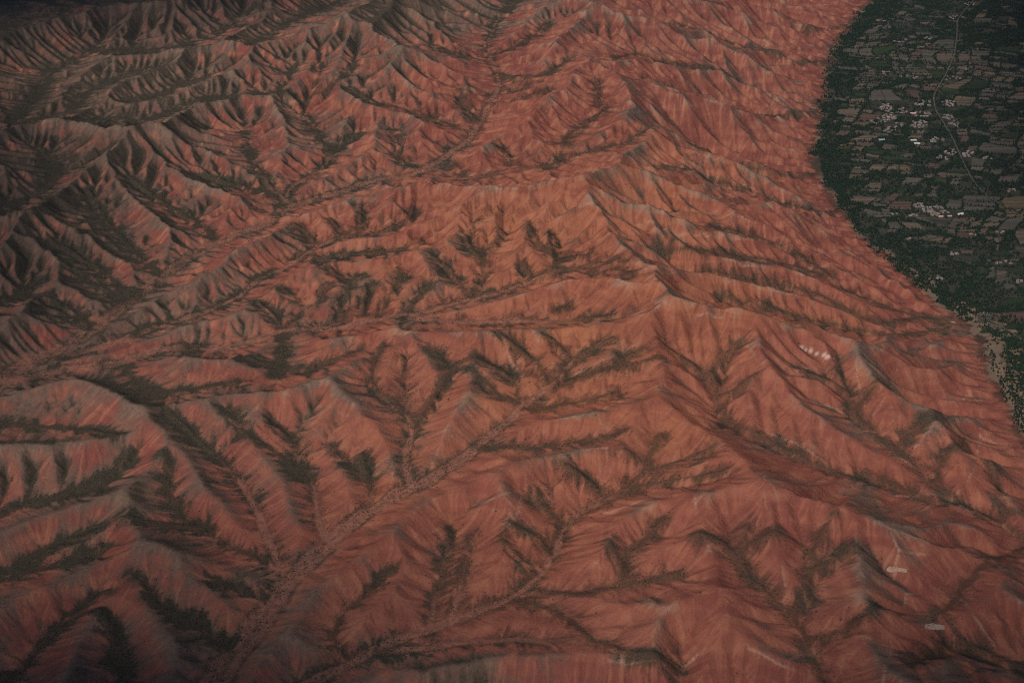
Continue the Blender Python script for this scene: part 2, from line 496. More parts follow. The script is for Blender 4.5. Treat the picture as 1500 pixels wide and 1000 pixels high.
    nr_ = (.75*np.clip((6100-YY)/1600, 0, 1)).astype(np.float32); z = z+(blur(z, 4)-z)*nr_; z = np.minimum(z, blur(z, 4)+5)
    z = upsample(z, 9., GD).astype(np.float32)
    ny, nx = z.shape
    xs = (X0+GD*np.arange(nx)).astype(np.float32); ys = (Y0+GD*np.arange(ny)).astype(np.float32); XX, YY = np.meshgrid(xs, ys)
    val = in_valley(XX, YY); cm = ~np.isnan(stamp(C, GD))
    gn = .6+.4*np.clip((YY-4300)/2200, 0, 1)
    z = z+gn*(1.0*fbm(XX/12, YY/12, 23, 2)*np.clip(-val/60, 0, 1)).astype(np.float32)
    z = np.where(val > 0, 0., z).astype(np.float32)
    z, A = erode(z, cm | (val > 0), GD, 4, K4, talus=.88, diff=.01)
    nr_ = (.85*np.clip((6100-YY)/1600, 0, 1)).astype(np.float32); z = z+(blur(z, 9)-z)*nr_          # rounded southern crests
    # flat stony floors along the beds
    d9 = 9.; S = stamp(C, d9); W = stamp(C[:, [0, 1, 3]], d9); D = np.where(np.isnan(S), 1e6, 0).astype(np.float32)
    S = np.nan_to_num(S); W = np.nan_to_num(W)
    for _ in range(14):
        PD = np.pad(D, 1, constant_values=1e6); PS = np.pad(S, 1); PW = np.pad(W, 1); n1, n2 = D.shape
        for (a, b) in NB:
            c = PD[1+a:n1+1+a, 1+b:n2+1+b]+d9*(1.4142 if a and b else 1)
            up = c < D; D = np.where(up, c, D); S = np.where(up, PS[1+a:n1+1+a, 1+b:n2+1+b], S); W = np.where(up, PW[1+a:n1+1+a, 1+b:n2+1+b], W)
    q = blur(np.clip(D/np.maximum(W, 1), 0, 9).astype(np.float32), 2); S = blur(S.astype(np.float32), 2)
    q = sample(q, XX, YY, d9)+.22*fbm(XX/45, YY/45, 31, 2); S = sample(S, XX, YY, d9)
    k = np.clip((1.35-q)/.7, 0, 1); k = (k*k*(3-2*k))*(val < 0)*np.clip((sample(blur(W.astype(np.float32), 1), XX, YY, d9)-6)/6, 0, 1)
    z = np.where(val > 0, 0, z+(np.minimum(z, S+.8+.5*fbm(XX/14, YY/14, 37, 2))-z)*k).astype(np.float32)
    WK = k.astype(np.float32); DC = sample(blur(np.minimum(D, 126).astype(np.float32), 1), XX, YY, d9)
    print('erode4', time.time()-t0)
    return z, A, val, WK, DC, C, R, foot
Z, A, VAL, WK, DC, CPTS, RPTS, FOOTP = build_terrain()
# ---------------------------------------------------------------- the land as one sheet
def half_w(y): return 1620+(y-2900)*.345
NR, NC = 1230, 1120
t = np.linspace(0, 1, NR); ry = 2900+(11500-2900)*(t*.44+.56*t*t)
u = np.linspace(-1, 1, NC)
VX = (u[None, :]*half_w(ry)[:, None]); VY = np.repeat(ry[:, None], NC, 1)
VX = VX.astype(np.float64)
vz = sample(Z, VX, VY, GD)
def grid_mesh(name, X, Y, Zv):
    nr, nc = X.shape
    me = bpy.data.meshes.new(name)
    me.vertices.add(nr*nc)
    me.vertices.foreach_set('co', np.stack([X, Y, Zv], -1).astype(np.float32).ravel())
    i = np.arange(nr*nc).reshape(nr, nc)
    q = np.stack([i[:-1, :-1], i[:-1, 1:], i[1:, 1:], i[1:, :-1]], -1).reshape(-1, 4)
    me.loops.add(q.size); me.loops.foreach_set('vertex_index', q.ravel().astype(np.int32))
    me.polygons.add(len(q)); me.polygons.foreach_set('loop_start', np.arange(0, q.size, 4, dtype=np.int32))
    me.polygons.foreach_set('use_smooth', np.ones(len(q), bool))
    me.update(calc_edges=True)
    return me
def ray_hit(px, py):
    """where the sight line of a photo pixel meets the land"""
    dx = (px-750.)/FPX; dy = (500.-py)/FPX
    d = np.array([dx, math.cos(PITCH)+dy*math.sin(PITCH), -math.sin(PITCH)+dy*math.cos(PITCH)])
    t = np.arange(2600, 15000, 3.) if d[2] < 0 else np.array([1.])
    t = t/np.linalg.norm(d)
    P = np.array([0, 0, CAM_Z])+t[:, None]*d
    g = sample(Z, P[:, 0], P[:, 1], GD); k = int(np.argmax(P[:, 2] <= g))
    return np.array([P[k, 0], P[k, 1], g[k]])
def ground(x, y): return sample(Z, np.asarray(x, float), np.asarray(y, float), GD)
# what grows and what lies bare where
def boxb(G, r):
    P = np.pad(G, ((r+1, r), (r+1, r)), mode='edge').astype(np.float64).cumsum(0).cumsum(1); n = 2*r+1
    return ((P[n:, n:]-P[:-n, n:]-P[n:, :-n]+P[:-n, :-n])/(n*n)).astype(np.float32)
def sst(a, b, x):
    t = np.clip((x-a)/(b-a), 0, 1); return t*t*(3-2*t)
gy_, gx_ = np.gradient(boxb(Z, 1), GD)
nl = 1/np.sqrt(1+gx_**2+gy_**2); NXg = -gx_*nl; NYg = -gy_*nl
tp1 = Z-boxb(Z, 7); tp2 = boxb(Z, 2)-boxb(boxb(Z, 18), 14); tp3 = Z-boxb(Z, 3)
# rills: noise drawn out along the fall line
rs = np.random.RandomState(5); wn = rs.rand(*Z.shape).astype(np.float32)-.5
wn = wn+.5*boxb(np.repeat(np.repeat(rs.rand(Z.shape[0]//3+1, Z.shape[1]//3+1)-.5, 3, 0), 3, 1)[:Z.shape[0], :Z.shape[1]], 1)
g_y, g_x = np.gradient(boxb(Z, 2)); gl = np.sqrt(g_x**2+g_y**2)+1e-4; g_x /= gl; g_y /= gl
jj, ii = np.meshgrid(np.arange(Z.shape[0], dtype=np.float32), np.arange(Z.shape[1], dtype=np.float32), indexing='ij')
RIL = wn.copy()
for sg in (1, -1):
    pi, pj = ii.copy(), jj.copy()
    for k_ in range(10):
        a_ = np.clip(np.rint(pj), 0, Z.shape[0]-1).astype(np.int32); b_ = np.clip(np.rint(pi), 0, Z.shape[1]-1).astype(np.int32)
        pi += sg*g_x[a_, b_]; pj += sg*g_y[a_, b_]
        a_ = np.clip(np.rint(pj), 0, Z.shape[0]-1).astype(np.int32); b_ = np.clip(np.rint(pi), 0, Z.shape[1]-1).astype(np.int32)
        RIL += wn[a_, b_]
RIL /= RIL.std(); del ii, jj, pi, pj
slope_g = np.sqrt(gx_**2+gy_**2)
print('lic', time.time()-T0)
S_ = lambda G: sample(np.ascontiguousarray(G, dtype=np.float32), VX, VY, GD).astype(np.float32)
v_ril = S_(RIL); v_sl = S_(slope_g); v_t1 = S_(tp1); v_t2 = S_(tp2); v_t3 = S_(tp3)
v_nx = S_(NXg); v_ny = S_(NYg); v_w = S_(WK); v_dc = S_(DC); v_val = S_(VAL); v_A = S_(np.log(A))
v_ril = np.clip(v_ril/v_ril.std(), -2.6, 2.6)
hill = sst(6, -10, v_val+10*v_ril)
vz = vz+v_ril*(1.1+.9*sst(4500, 6500, VY))*sst(.15, .5, v_sl)*hill*(1-v_w)
U_ = VX/half_w(VY)                                   # -1 left .. 1 right of the land
N1 = fbm(VX/700, VY/700, 41, 3); N2 = fbm(VX/110, VY/110, 45, 3); N3 = fbm(VX/26, VY/26, 49, 2)
lush = sst(.25, -.75, U_)*.75+sst(7200, 9800, VY)*sst(.10, -.35, U_)*.75+.30*N1
for (cx_, cy_, r_, k_) in ((580, 15, 650, 1.1), (700, 0, 500, .7), (845, 5, 450, .8), (360, 5, 900, .45), (30, 50, 1500, .8), (60, 240, 800, .5), (180, 560, 500, .35), (110, 330, 700, .3), (600, 954, 170, 1.1), (690, 942, 150, 1.1), (780, 938, 150, 1.), (860, 945, 120, .8), (930, 862, 130, .6)):
    gx0, gy0 = unproject(np.float64(cx_), np.float64(cy_), 300.); lush = lush+k_*np.exp(-((VX-gx0)**2+((VY-gy0)*.7)**2)/r_**2)
lush = np.minimum(lush, 1.5)      # the west and north-west are greener
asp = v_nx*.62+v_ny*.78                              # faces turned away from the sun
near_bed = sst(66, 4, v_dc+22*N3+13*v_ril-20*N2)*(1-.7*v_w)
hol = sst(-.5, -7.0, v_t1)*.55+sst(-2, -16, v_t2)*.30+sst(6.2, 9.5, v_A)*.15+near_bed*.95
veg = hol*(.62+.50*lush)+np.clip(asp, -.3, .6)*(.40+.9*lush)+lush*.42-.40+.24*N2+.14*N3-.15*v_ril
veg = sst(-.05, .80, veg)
thin = 1-.12*sst(.05, .45, U_)*sst(5600, 4800, VY)
bed = thin*sst(54, 6, v_dc+12*N3+16*v_ril-14*N2)*(1-.85*v_w)*(.85+.25*N2)
core = thin*sst(22, 6, v_dc+5*N3+4*v_ril)*(1-v_w)*.9
rims = np.clip(4*v_w*(1-v_w), 0, 1)*sst(-.5, .2, N2+.5*N3)*.8
twig = sst(6.9, 8.3, v_A+.45*N3-.25*v_ril)*sst(-.75, .0, N1+.5*N2+.6*lush)*.72
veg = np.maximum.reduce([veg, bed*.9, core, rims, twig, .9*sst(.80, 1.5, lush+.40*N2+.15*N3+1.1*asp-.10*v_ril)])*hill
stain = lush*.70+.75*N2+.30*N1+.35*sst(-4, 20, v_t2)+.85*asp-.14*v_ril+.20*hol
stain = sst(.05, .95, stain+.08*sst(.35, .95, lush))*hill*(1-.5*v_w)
tan = sst(2, 24, v_t2)*.75+.75*N2+.25*N1+.2*N3+.30*v_ril+.12*lush
tan = .8*sst(.5, 1.35, tan)*hill*(1-veg)
chalk = 0
for (cx_, cy_, r_) in ((1174, 510, 8), (1180, 513, 9), (1187, 515, 9), (1196, 518, 8), (1206, 521, 6), (1213, 523, 7), (1222, 525, 5), (1396, 472, 8), (925, 368, 7)):
    q_ = ray_hit(cx_, cy_); chalk = np.maximum(chalk, sst(1.5, .3, np.hypot((VX-q_[0])*.8, (VY-q_[1])*1.1)/r_+.5*N3-.30*v_ril))
# trodden paths along the crests
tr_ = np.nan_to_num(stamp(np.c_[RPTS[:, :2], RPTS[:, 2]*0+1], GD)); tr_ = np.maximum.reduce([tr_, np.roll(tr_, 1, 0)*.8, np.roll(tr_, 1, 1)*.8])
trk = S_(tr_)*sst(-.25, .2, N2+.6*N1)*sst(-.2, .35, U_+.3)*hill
me = grid_mesh('terrain', VX, VY, vz)
def attr(name, v):
    a = me.attributes.new(name, 'FLOAT', 'POINT'); a.data.foreach_set('value', np.ascontiguousarray(v, dtype=np.float32).ravel())
attr('veg', veg); attr('tan', tan); attr('rill', v_ril*(.56+.24*sst(4600, 6900, VY))); attr('wash', v_w*hill); attr('hill', hill); attr('lush', lush); attr('steep', v_sl)
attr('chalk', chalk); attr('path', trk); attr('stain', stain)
gx0, gy0 = unproject(np.float64(880.), np.float64(430.), 280.); attr('warm', .95*np.exp(-((VX-gx0)/1500)**2-((VY-gy0)/2000)**2)+.22*N1)   # ochre tint strongest in the middle of the range, fading outwards
attr('rim', sst(50, 0, np.maximum(v_val, 0)+70*N2-90*sst(6700, 5600, VY)+22)*(1-hill))
terrain = bpy.data.objects.new('terrain', me); col.objects.link(terrain)
# ---------------------------------------------------------------- materials
class NT:
    def __init__(s, name, rough=.95, spec=.1):
        s.m = bpy.data.materials.new(name); s.m.use_nodes = True; s.t = s.m.node_tree
        s.b = s.t.nodes['Principled BSDF']; s.b.inputs['Roughness'].default_value = rough
        s.b.inputs['Specular IOR Level'].default_value = spec
    def n(s, ty, **kw):
        x = s.t.nodes.new(ty)
        for k, v in kw.items(): setattr(x, k, v)
        return x
    def l(s, a, b): s.t.links.new(a, b)
    def attr(s, name): return s.n('ShaderNodeAttribute', attribute_name=name).outputs['Fac']
    def pos(s):
        return s.n('ShaderNodeTexCoord').outputs['Object']
    def noise(s, scale, detail=3, rough=.55, vec=None):
        x = s.n('ShaderNodeTexNoise'); x.inputs['Scale'].default_value = scale; x.inputs['Detail'].default_value = detail
        x.inputs['Roughness'].default_value = rough; s.l(vec if vec else s.pos(), x.inputs['Vector']); return x.outputs[0]
    def math(s, op, a, b=None, clamp=False):
        x = s.n('ShaderNodeMath', operation=op, use_clamp=clamp)
        for i, v in enumerate((a, b)):
            if v is None: continue
            if isinstance(v, (int, float)): x.inputs[i].default_value = v
            else: s.l(v, x.inputs[i])
        return x.outputs[0]
    def rng(s, v, a, b, c=0., d=1.):
        x = s.n('ShaderNodeMapRange', clamp=True)
        for i, q in enumerate((v, a, b, c, d)):
            if isinstance(q, (int, float)): x.inputs[i].default_value = q
            else: s.l(q, x.inputs[i])
        return x.outputs[0]
    def mix(s, f, a, b):
        x = s.n('ShaderNodeMix', data_type='RGBA')
        for i, q in ((0, f), (6, a), (7, b)):
            if isinstance(q, (int, float)): x.inputs[i].default_value = q
            elif isinstance(q, tuple): x.inputs[i].default_value = (*q, 1)
            else: s.l(q, x.inputs[i])
        return x.outputs[2]
    def scale(s, c, f):
        x = s.n('ShaderNodeVectorMath', operation='SCALE'); s.l(c, x.inputs[0])
        if isinstance(f, (int, float)): x.inputs['Scale'].default_value = f
        else: s.l(f, x.inputs['Scale'])
        return x.outputs[0]
    def out(s, c): s.l(c, s.b.inputs['Base Color'])
    def bump(s, h, dist, strength=1.):
        x = s.n('ShaderNodeBump'); x.inputs['Distance'].default_value = dist; x.inputs['Strength'].default_value = strength
        s.l(h, x.inputs['Height']); s.l(x.outputs[0], s.b.inputs['Normal'])

def terrain_material():
    M = NT('red_earth', 1., .0)
    vm = M.n('ShaderNodeVectorMath', operation='MULTIPLY'); M.l(M.pos(), vm.inputs[0]); vm.inputs[1].default_value = (.0009, .0009, .030)
    warm = M.math('ADD', M.attr('warm'), M.math('MULTIPLY', M.math('SUBTRACT', M.noise(.0016, 4), .5), 1.4))
    red = M.mix(M.rng(warm, .0, .5), (.185, .061, .048), (.258, .086, .057))
    red = M.mix(M.rng(warm, .5, 1.1), red, (.37, .136, .066))
    red = M.mix(M.rng(M.noise(1., 3, .6, vm.outputs[0]), .48, .62, 0, .5), red, (.31, .122, .078))
    red = M.mix(M.rng(M.noise(1., 3, .6, vm.outputs[0]), .50, .36, 0, .5), red, (.165, .050, .040))
    red = M.mix(M.rng(M.noise(.02, 4), .4, .7, 0, .55), red, (.23, .072, .058))
    red = M.mix(M.rng(M.attr('rill'), 0, 1.7, 0, .8), red, (.39, .168, .100))
    red = M.mix(M.rng(M.attr('rill'), 0, -1.7, 0, .8), red, (.11, .038, .030))
    red = M.mix(M.rng(M.noise(.09, 4, .75), .5, .75, 0, .5), red, (.20, .075, .058))
    tanc = M.mix(M.rng(M.noise(.03, 4), .3, .7), (.33, .20, .14), (.24, .135, .10))
    c = M.mix(M.attr('tan'), red, tanc)
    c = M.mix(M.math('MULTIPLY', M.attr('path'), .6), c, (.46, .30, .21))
    # stony stream floors
    wash = M.mix(M.rng(M.noise(.06, 5, .7), .42, .6), (.31, .135, .095), (.18, .08, .058))
    c = M.mix(M.math('MULTIPLY', M.attr('wash'), .85), c, wash)
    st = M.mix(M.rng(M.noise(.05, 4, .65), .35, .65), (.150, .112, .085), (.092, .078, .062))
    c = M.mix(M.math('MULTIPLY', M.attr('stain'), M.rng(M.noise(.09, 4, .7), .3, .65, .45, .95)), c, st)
    # thin grass and scrub
    g = M.mix(M.rng(M.noise(.012, 3), .35, .65), (.031, .032, .022), (.047, .041, .028))
    g = M.mix(M.rng(M.noise(.11, 3), .45, .7, 0, .6), g, (.024, .028, .019))
    g = M.mix(M.rng(M.attr('rill'), .4, 2.6, 0, .5), g, (.17, .13, .10))
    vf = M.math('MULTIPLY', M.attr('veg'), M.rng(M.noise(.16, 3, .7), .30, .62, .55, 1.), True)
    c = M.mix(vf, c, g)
    dots = M.math('MULTIPLY', M.rng(M.noise(.30, 2, .5), .60, .68), M.rng(M.noise(.02, 3), .40, .62, .12, .75))
    c = M.mix(dots, c, (.050, .040, .029))
    # ground of the cultivated valley
    soil = M.mix(M.rng(M.noise(.012, 4), .35, .65), (.055, .050, .040), (.032, .036, .028))
    soil = M.mix(M.math('MULTIPLY', M.attr('rim'), .8), soil, (.19, .13, .095))
    c = M.mix(M.attr('hill'), soil, c)
    c = M.mix(M.math('MULTIPLY', M.attr('chalk'), .55), c, (.62, .52, .45))
    M.out(c)
    M.bump(M.noise(.10, 6, .72), 4.5, 1.)
    return M.m
me.materials.append(terrain_material())
terrain['kind']='structure'; terrain['label']='eroded red badland hills with dark gullies above a green valley'
print('time',time.time()-T0)
# ---------------------------------------------------------------- clouds added overhead, out of view, to shade edges and corners
def shade_blocker(cx, cy, rx, ry, rot, seed):
    """cx, cy: middle of its shadow on the land"""
    h = 5200.; ox, oy = sd.x/sd.z*h, sd.y/sd.z*h
    bm = bmesh.new(); bmesh.ops.create_icosphere(bm, subdivisions=5, radius=1)
    P = np.array([v.co[:] for v in bm.verts])
    n_ = fbm(P[:, 0]*2.2+9+P[:, 2], P[:, 1]*2.2+seed*3, seed, 4)
    a = np.arctan2(P[:, 1], P[:, 0]); 
    for v, k in zip(bm.verts, n_):
        f = 1+.38*k; z = v.co.z; z = z*.5 if z < 0 else z*(1+.8*k)
        x, y = v.co.x*rx*f, v.co.y*ry*f
        v.co = (x*math.cos(rot)-y*math.sin(rot), x*math.sin(rot)+y*math.cos(rot), z*420)
    m = bpy.data.meshes.new('shade_blocker'); bm.to_mesh(m); bm.free()
    for p in m.polygons: p.use_smooth = True
    o = bpy.data.objects.new('shade_blocker', m); col.objects.link(o); o.location = (cx+ox, cy+oy, h)
    m.materials.append(BLOCKER_MAT); o['kind'] = 'structure'; o['label'] = 'added unseen blocker high above, shading the edges of the hills'
cm_ = NT('blocker_white', 1., 0.); cm_.out(cm_.mix(cm_.noise(.002), (.8, .8, .8), (.74, .75, .77))); BLOCKER_MAT = cm_.m
for a in ((-3300, 10400, 2500, 1700, -.1, 12), (-3780, 6000, 1500, 3000, .1, 11), (-1800, 2790, 1700, 900, .3, 13), (4050, 8600, 900, 3300, -.15, 14), (2100, 2950, 1400, 700, -.1, 15)):
    shade_blocker(*a)
# ---------------------------------------------------------------- scrub: far too many bushes to count
def instancer(name, pts, scl, protos, kind_label, seed):
    """one object that sets copies of small meshes on its points (geometry nodes)"""
    m = bpy.data.meshes.new(name); m.vertices.add(len(pts)); m.vertices.foreach_set('co', np.ascontiguousarray(pts, dtype=np.float32).ravel())
    a = m.attributes.new('size', 'FLOAT', 'POINT'); a.data.foreach_set('value', np.ascontiguousarray(scl, dtype=np.float32))
    o = bpy.data.objects.new(name, m); col.objects.link(o)
    g = bpy.data.node_groups.new(name, 'GeometryNodeTree')
    g.interface.new_socket('Geometry', in_out='INPUT', socket_type='NodeSocketGeometry')
    g.interface.new_socket('Geometry', in_out='OUTPUT', socket_type='NodeSocketGeometry')
    N = g.nodes.new; L = g.links.new
    gi = N('NodeGroupInput'); go = N('NodeGroupOutput')
    ip = N('GeometryNodeInstanceOnPoints'); L(gi.outputs[0], ip.inputs['Points'])
    ci = N('GeometryNodeCollectionInfo'); ci.inputs['Collection'].default_value = protos
    ci.inputs['Separate Children'].default_value = True; ci.inputs['Reset Children'].default_value = True
    L(ci.outputs[0], ip.inputs['Instance']); ip.inputs['Pick Instance'].default_value = True
    rv = N('FunctionNodeRandomValue'); rv.data_type = 'INT'; rv.inputs[4].default_value = 0; rv.inputs[5].default_value = 50; rv.inputs['Seed'].default_value = seed
    L(rv.outputs[2], ip.inputs['Instance Index'])
    rr = N('FunctionNodeRandomValue'); rr.data_type = 'FLOAT_VECTOR'; rr.inputs[0].default_value = (-.1, -.1, 0); rr.inputs[1].default_value = (.1, .1, 6.283); rr.inputs['Seed'].default_value = seed+1
    er = N('FunctionNodeEulerToRotation'); L(rr.outputs[0], er.inputs[0]); L(er.outputs[0], ip.inputs['Rotation'])
    na = N('GeometryNodeInputNamedAttribute'); na.data_type = 'FLOAT'; na.inputs['Name'].default_value = 'size'
    L(na.outputs[0], ip.inputs['Scale']); L(ip.outputs[0], go.inputs[0])
    md = o.modifiers.new('scatter', 'NODES'); md.node_group = g
    o['kind'] = 'stuff'; o['label'] = kind_label
    return o
def clump_mesh(name, seed, nface, mat, flat=.7, spread=1.):
    """a leafy mass: small ragged faces through a rounded volume, unit radius, base at z = 0"""
    r = random.Random(seed); V = []; F = []
    lobes = [(r.uniform(-.35, .35), r.uniform(-.35, .35), r.uniform(.45, .95), r.uniform(.45, .75)) for _ in range(4)]
    for k in range(nface):
        lx, ly, lz, lr = r.choice(lobes)
        th = r.uniform(0, 6.283); cz = r.uniform(-.7, 1); q = lr*r.uniform(.75, 1.05)
        sx = math.sqrt(1-cz*cz); n = Vector((sx*math.cos(th), sx*math.sin(th), cz))
        c = Vector((lx, ly, lz*flat))+Vector((n.x*q*spread, n.y*q*spread, n.z*q*flat))
        n = (n+Vector((r.uniform(-.6, .6), r.uniform(-.6, .6), r.uniform(-.2, .6)))).normalized()
        t = n.orthogonal().normalized(); b = n.cross(t); s = r.uniform(.2, .36); a0 = r.uniform(0, 6.28); i = len(V)
        for j in range(4):
            a = a0+j*1.5708+r.uniform(-.4, .4); p = c+t*math.cos(a)*s+b*math.sin(a)*s*.8; V.append((p.x, p.y, max(p.z, .02)))
        F.append((i, i+1, i+2, i+3))
    m = bpy.data.meshes.new(name); m.from_pydata(V, [], F); m.materials.append(mat); return m
def leaf_mat(name, a, b):
    M = NT(name, .9, .1); oi = M.n('ShaderNodeObjectInfo').outputs['Random']
    M.out(M.mix(M.math('ADD', M.math('MULTIPLY', oi, .6), M.math('MULTIPLY', M.noise(1.5, 2), .5), True), a, b)); return M.m
protos = bpy.data.collections.new('scrub_kinds')
SCRUB = leaf_mat('scrub_leaf', (.030, .032, .022), (.075, .060, .040))
for k in range(4):
    o = bpy.data.objects.new('bush', clump_mesh('bush', 60+k, 16, SCRUB, .55)); protos.objects.link(o)
rs = np.random.RandomState(77)
cell = (np.gradient(VX, axis=1)*np.gradient(VY, axis=0))
wgt = (v_w*.9+near_bed*.55+veg*.35+.02+.4*sst(-90, -10, v_val))*hill*cell*np.where(VY > 8500, .4, 1.)*(1+.9*N3)*sst(-.1, .35, N2+.35)
wgt = np.clip(wgt, 0, None).ravel(); wgt /= wgt.sum()
pick = rs.choice(wgt.size, 90000, p=wgt)
sx_ = VX.ravel()[pick]+rs.uniform(-4, 4, len(pick)); sy_ = VY.ravel()[pick]+rs.uniform(-4, 4, len(pick))
sp_ = np.c_[sx_, sy_, ground(sx_, sy_)-.3]
instancer('scrub', sp_, rs.gamma(4., .5, len(pick))*.75+.7, protos, 'dark low scrub dotted along the stony stream beds and gullies', 5)
# ---------------------------------------------------------------- the cultivated valley
rv_ = random.Random(21)
def g0(px, py):
    x, y = unproject(np.float64(px), np.float64(py), 0.); return float(x), float(y)
def to_px(x, y, z=0.):
    dz = z-CAM_Z; f = y*math.cos(PITCH)-dz*math.sin(PITCH); up = y*math.sin(PITCH)+dz*math.cos(PITCH)
    return 750+FPX*x/f, 500-FPX*up/f
fo = np.argsort(FOOTP[:, 1])
def foot_x(y): return float(np.interp(y, FOOTP[fo, 1], FOOTP[fo, 0]))
NZT = {}
def nz1(x, y, seed):
    t = NZT.get(seed)
    if t is None:
        r = random.Random(seed*7+1); t = NZT[seed] = [r.uniform(-1, 1) for _ in range(4096)]
    i = math.floor(x); j = math.floor(y); fx = x-i; fy = y-j; fx = fx*fx*(3-2*fx); fy = fy*fy*(3-2*fy)
    a = t[((j & 63) << 6) | (i & 63)]; b = t[((j & 63) << 6) | ((i+1) & 63)]; c = t[(((j+1) & 63) << 6) | (i & 63)]; d = t[(((j+1) & 63) << 6) | ((i+1) & 63)]
    return (a+(b-a)*fx)*(1-fy)+(c+(d-c)*fx)*fy
def nz(x, y, seed, o=2): return nz1(x, y, seed) if o == 1 else (nz1(x, y, seed)+.5*nz1(x*2+17, y*2+5, seed+1))/1.5
def poly_d(p, line):
    """distance from p to a polyline"""
    b = 1e9
    for (x0, y0), (x1, y1) in zip(line[:-1], line[1:]):
        dx, dy = x1-x0, y1-y0; t = max(0, min(1, ((p[0]-x0)*dx+(p[1]-y0)*dy)/(dx*dx+dy*dy+1e-9)))
        b = min(b, math.hypot(p[0]-x0-t*dx, p[1]-y0-t*dy))
    return b
# roads
ROADS = [([(1430, -12), (1424, 4), (1412, 16), (1402, 30), (1402, 50), (1398, 80), (1386, 108), (1374, 128), (1367, 142), (1370, 160), (1384, 183), (1398, 208), (1412, 240), (1426, 266), (1446, 288), (1472, 303), (1520, 330)], 4.5, 'pale straight road running through the villages down the green valley'),
         ([(1520, 312), (1486, 317), (1466, 322), (1440, 330), (1400, 322), (1330, 318), (1290, 316)], 5., 'narrow lane crossing the valley past the middle village'),
         ([(1384, 470), (1420, 462), (1455, 470), (1490, 492), (1530, 520)], 6., 'dusty track skirting the foot of the red hills')]
def smooth_line(pts, step=18.):
    P = np.array([g0(*p) for p in pts]); s = np.r_[0, np.cumsum(np.hypot(*np.diff(P, axis=0).T))]
    t = np.linspace(0, s[-1], max(3, int(s[-1]/step))); x = np.interp(t, s, P[:, 0]); y = np.interp(t, s, P[:, 1])
    for _ in range(4):
        x[1:-1] = .25*x[:-2]+.5*x[1:-1]+.25*x[2:]; y[1:-1] = .25*y[:-2]+.5*y[1:-1]+.25*y[2:]
    return list(zip(x.tolist(), y.tolist()))
RM = NT('road_dust', .95, .1); RM.out(RM.mix(RM.rng(RM.noise(.2, 4), .35, .7), (.115, .10, .09), (.07, .066, .06)))
ROADL = []
for pts, wid, lab in ROADS:
    L = smooth_line(pts); ROADL.append(L); V = []; F = []
    for i, (x, y) in enumerate(L):
        a = L[max(0, i-1)]; b = L[min(len(L)-1, i+1)]; dx, dy = b[0]-a[0], b[1]-a[1]; q = math.hypot(dx, dy); nx_, ny_ = -dy/q*wid/2, dx/q*wid/2
        gz = max(0., float(ground(x, y)))+.5
        V += [(x+nx_, y+ny_, gz), (x+nx_*.8, y+ny_*.8, gz+.15), (x-nx_*.8, y-ny_*.8, gz+.15), (x-nx_, y-ny_, gz)]
        if i:
            k = 4*i
            for j in range(3): F.append((k-4+j, k-3+j, k+1+j, k+j))
    m = bpy.data.meshes.new('road'); m.from_pydata(V, [], F); m.materials.append(RM.m)
    o = bpy.data.objects.new('road', m); col.objects.link(o); o['kind'] = 'structure'; o['label'] = lab
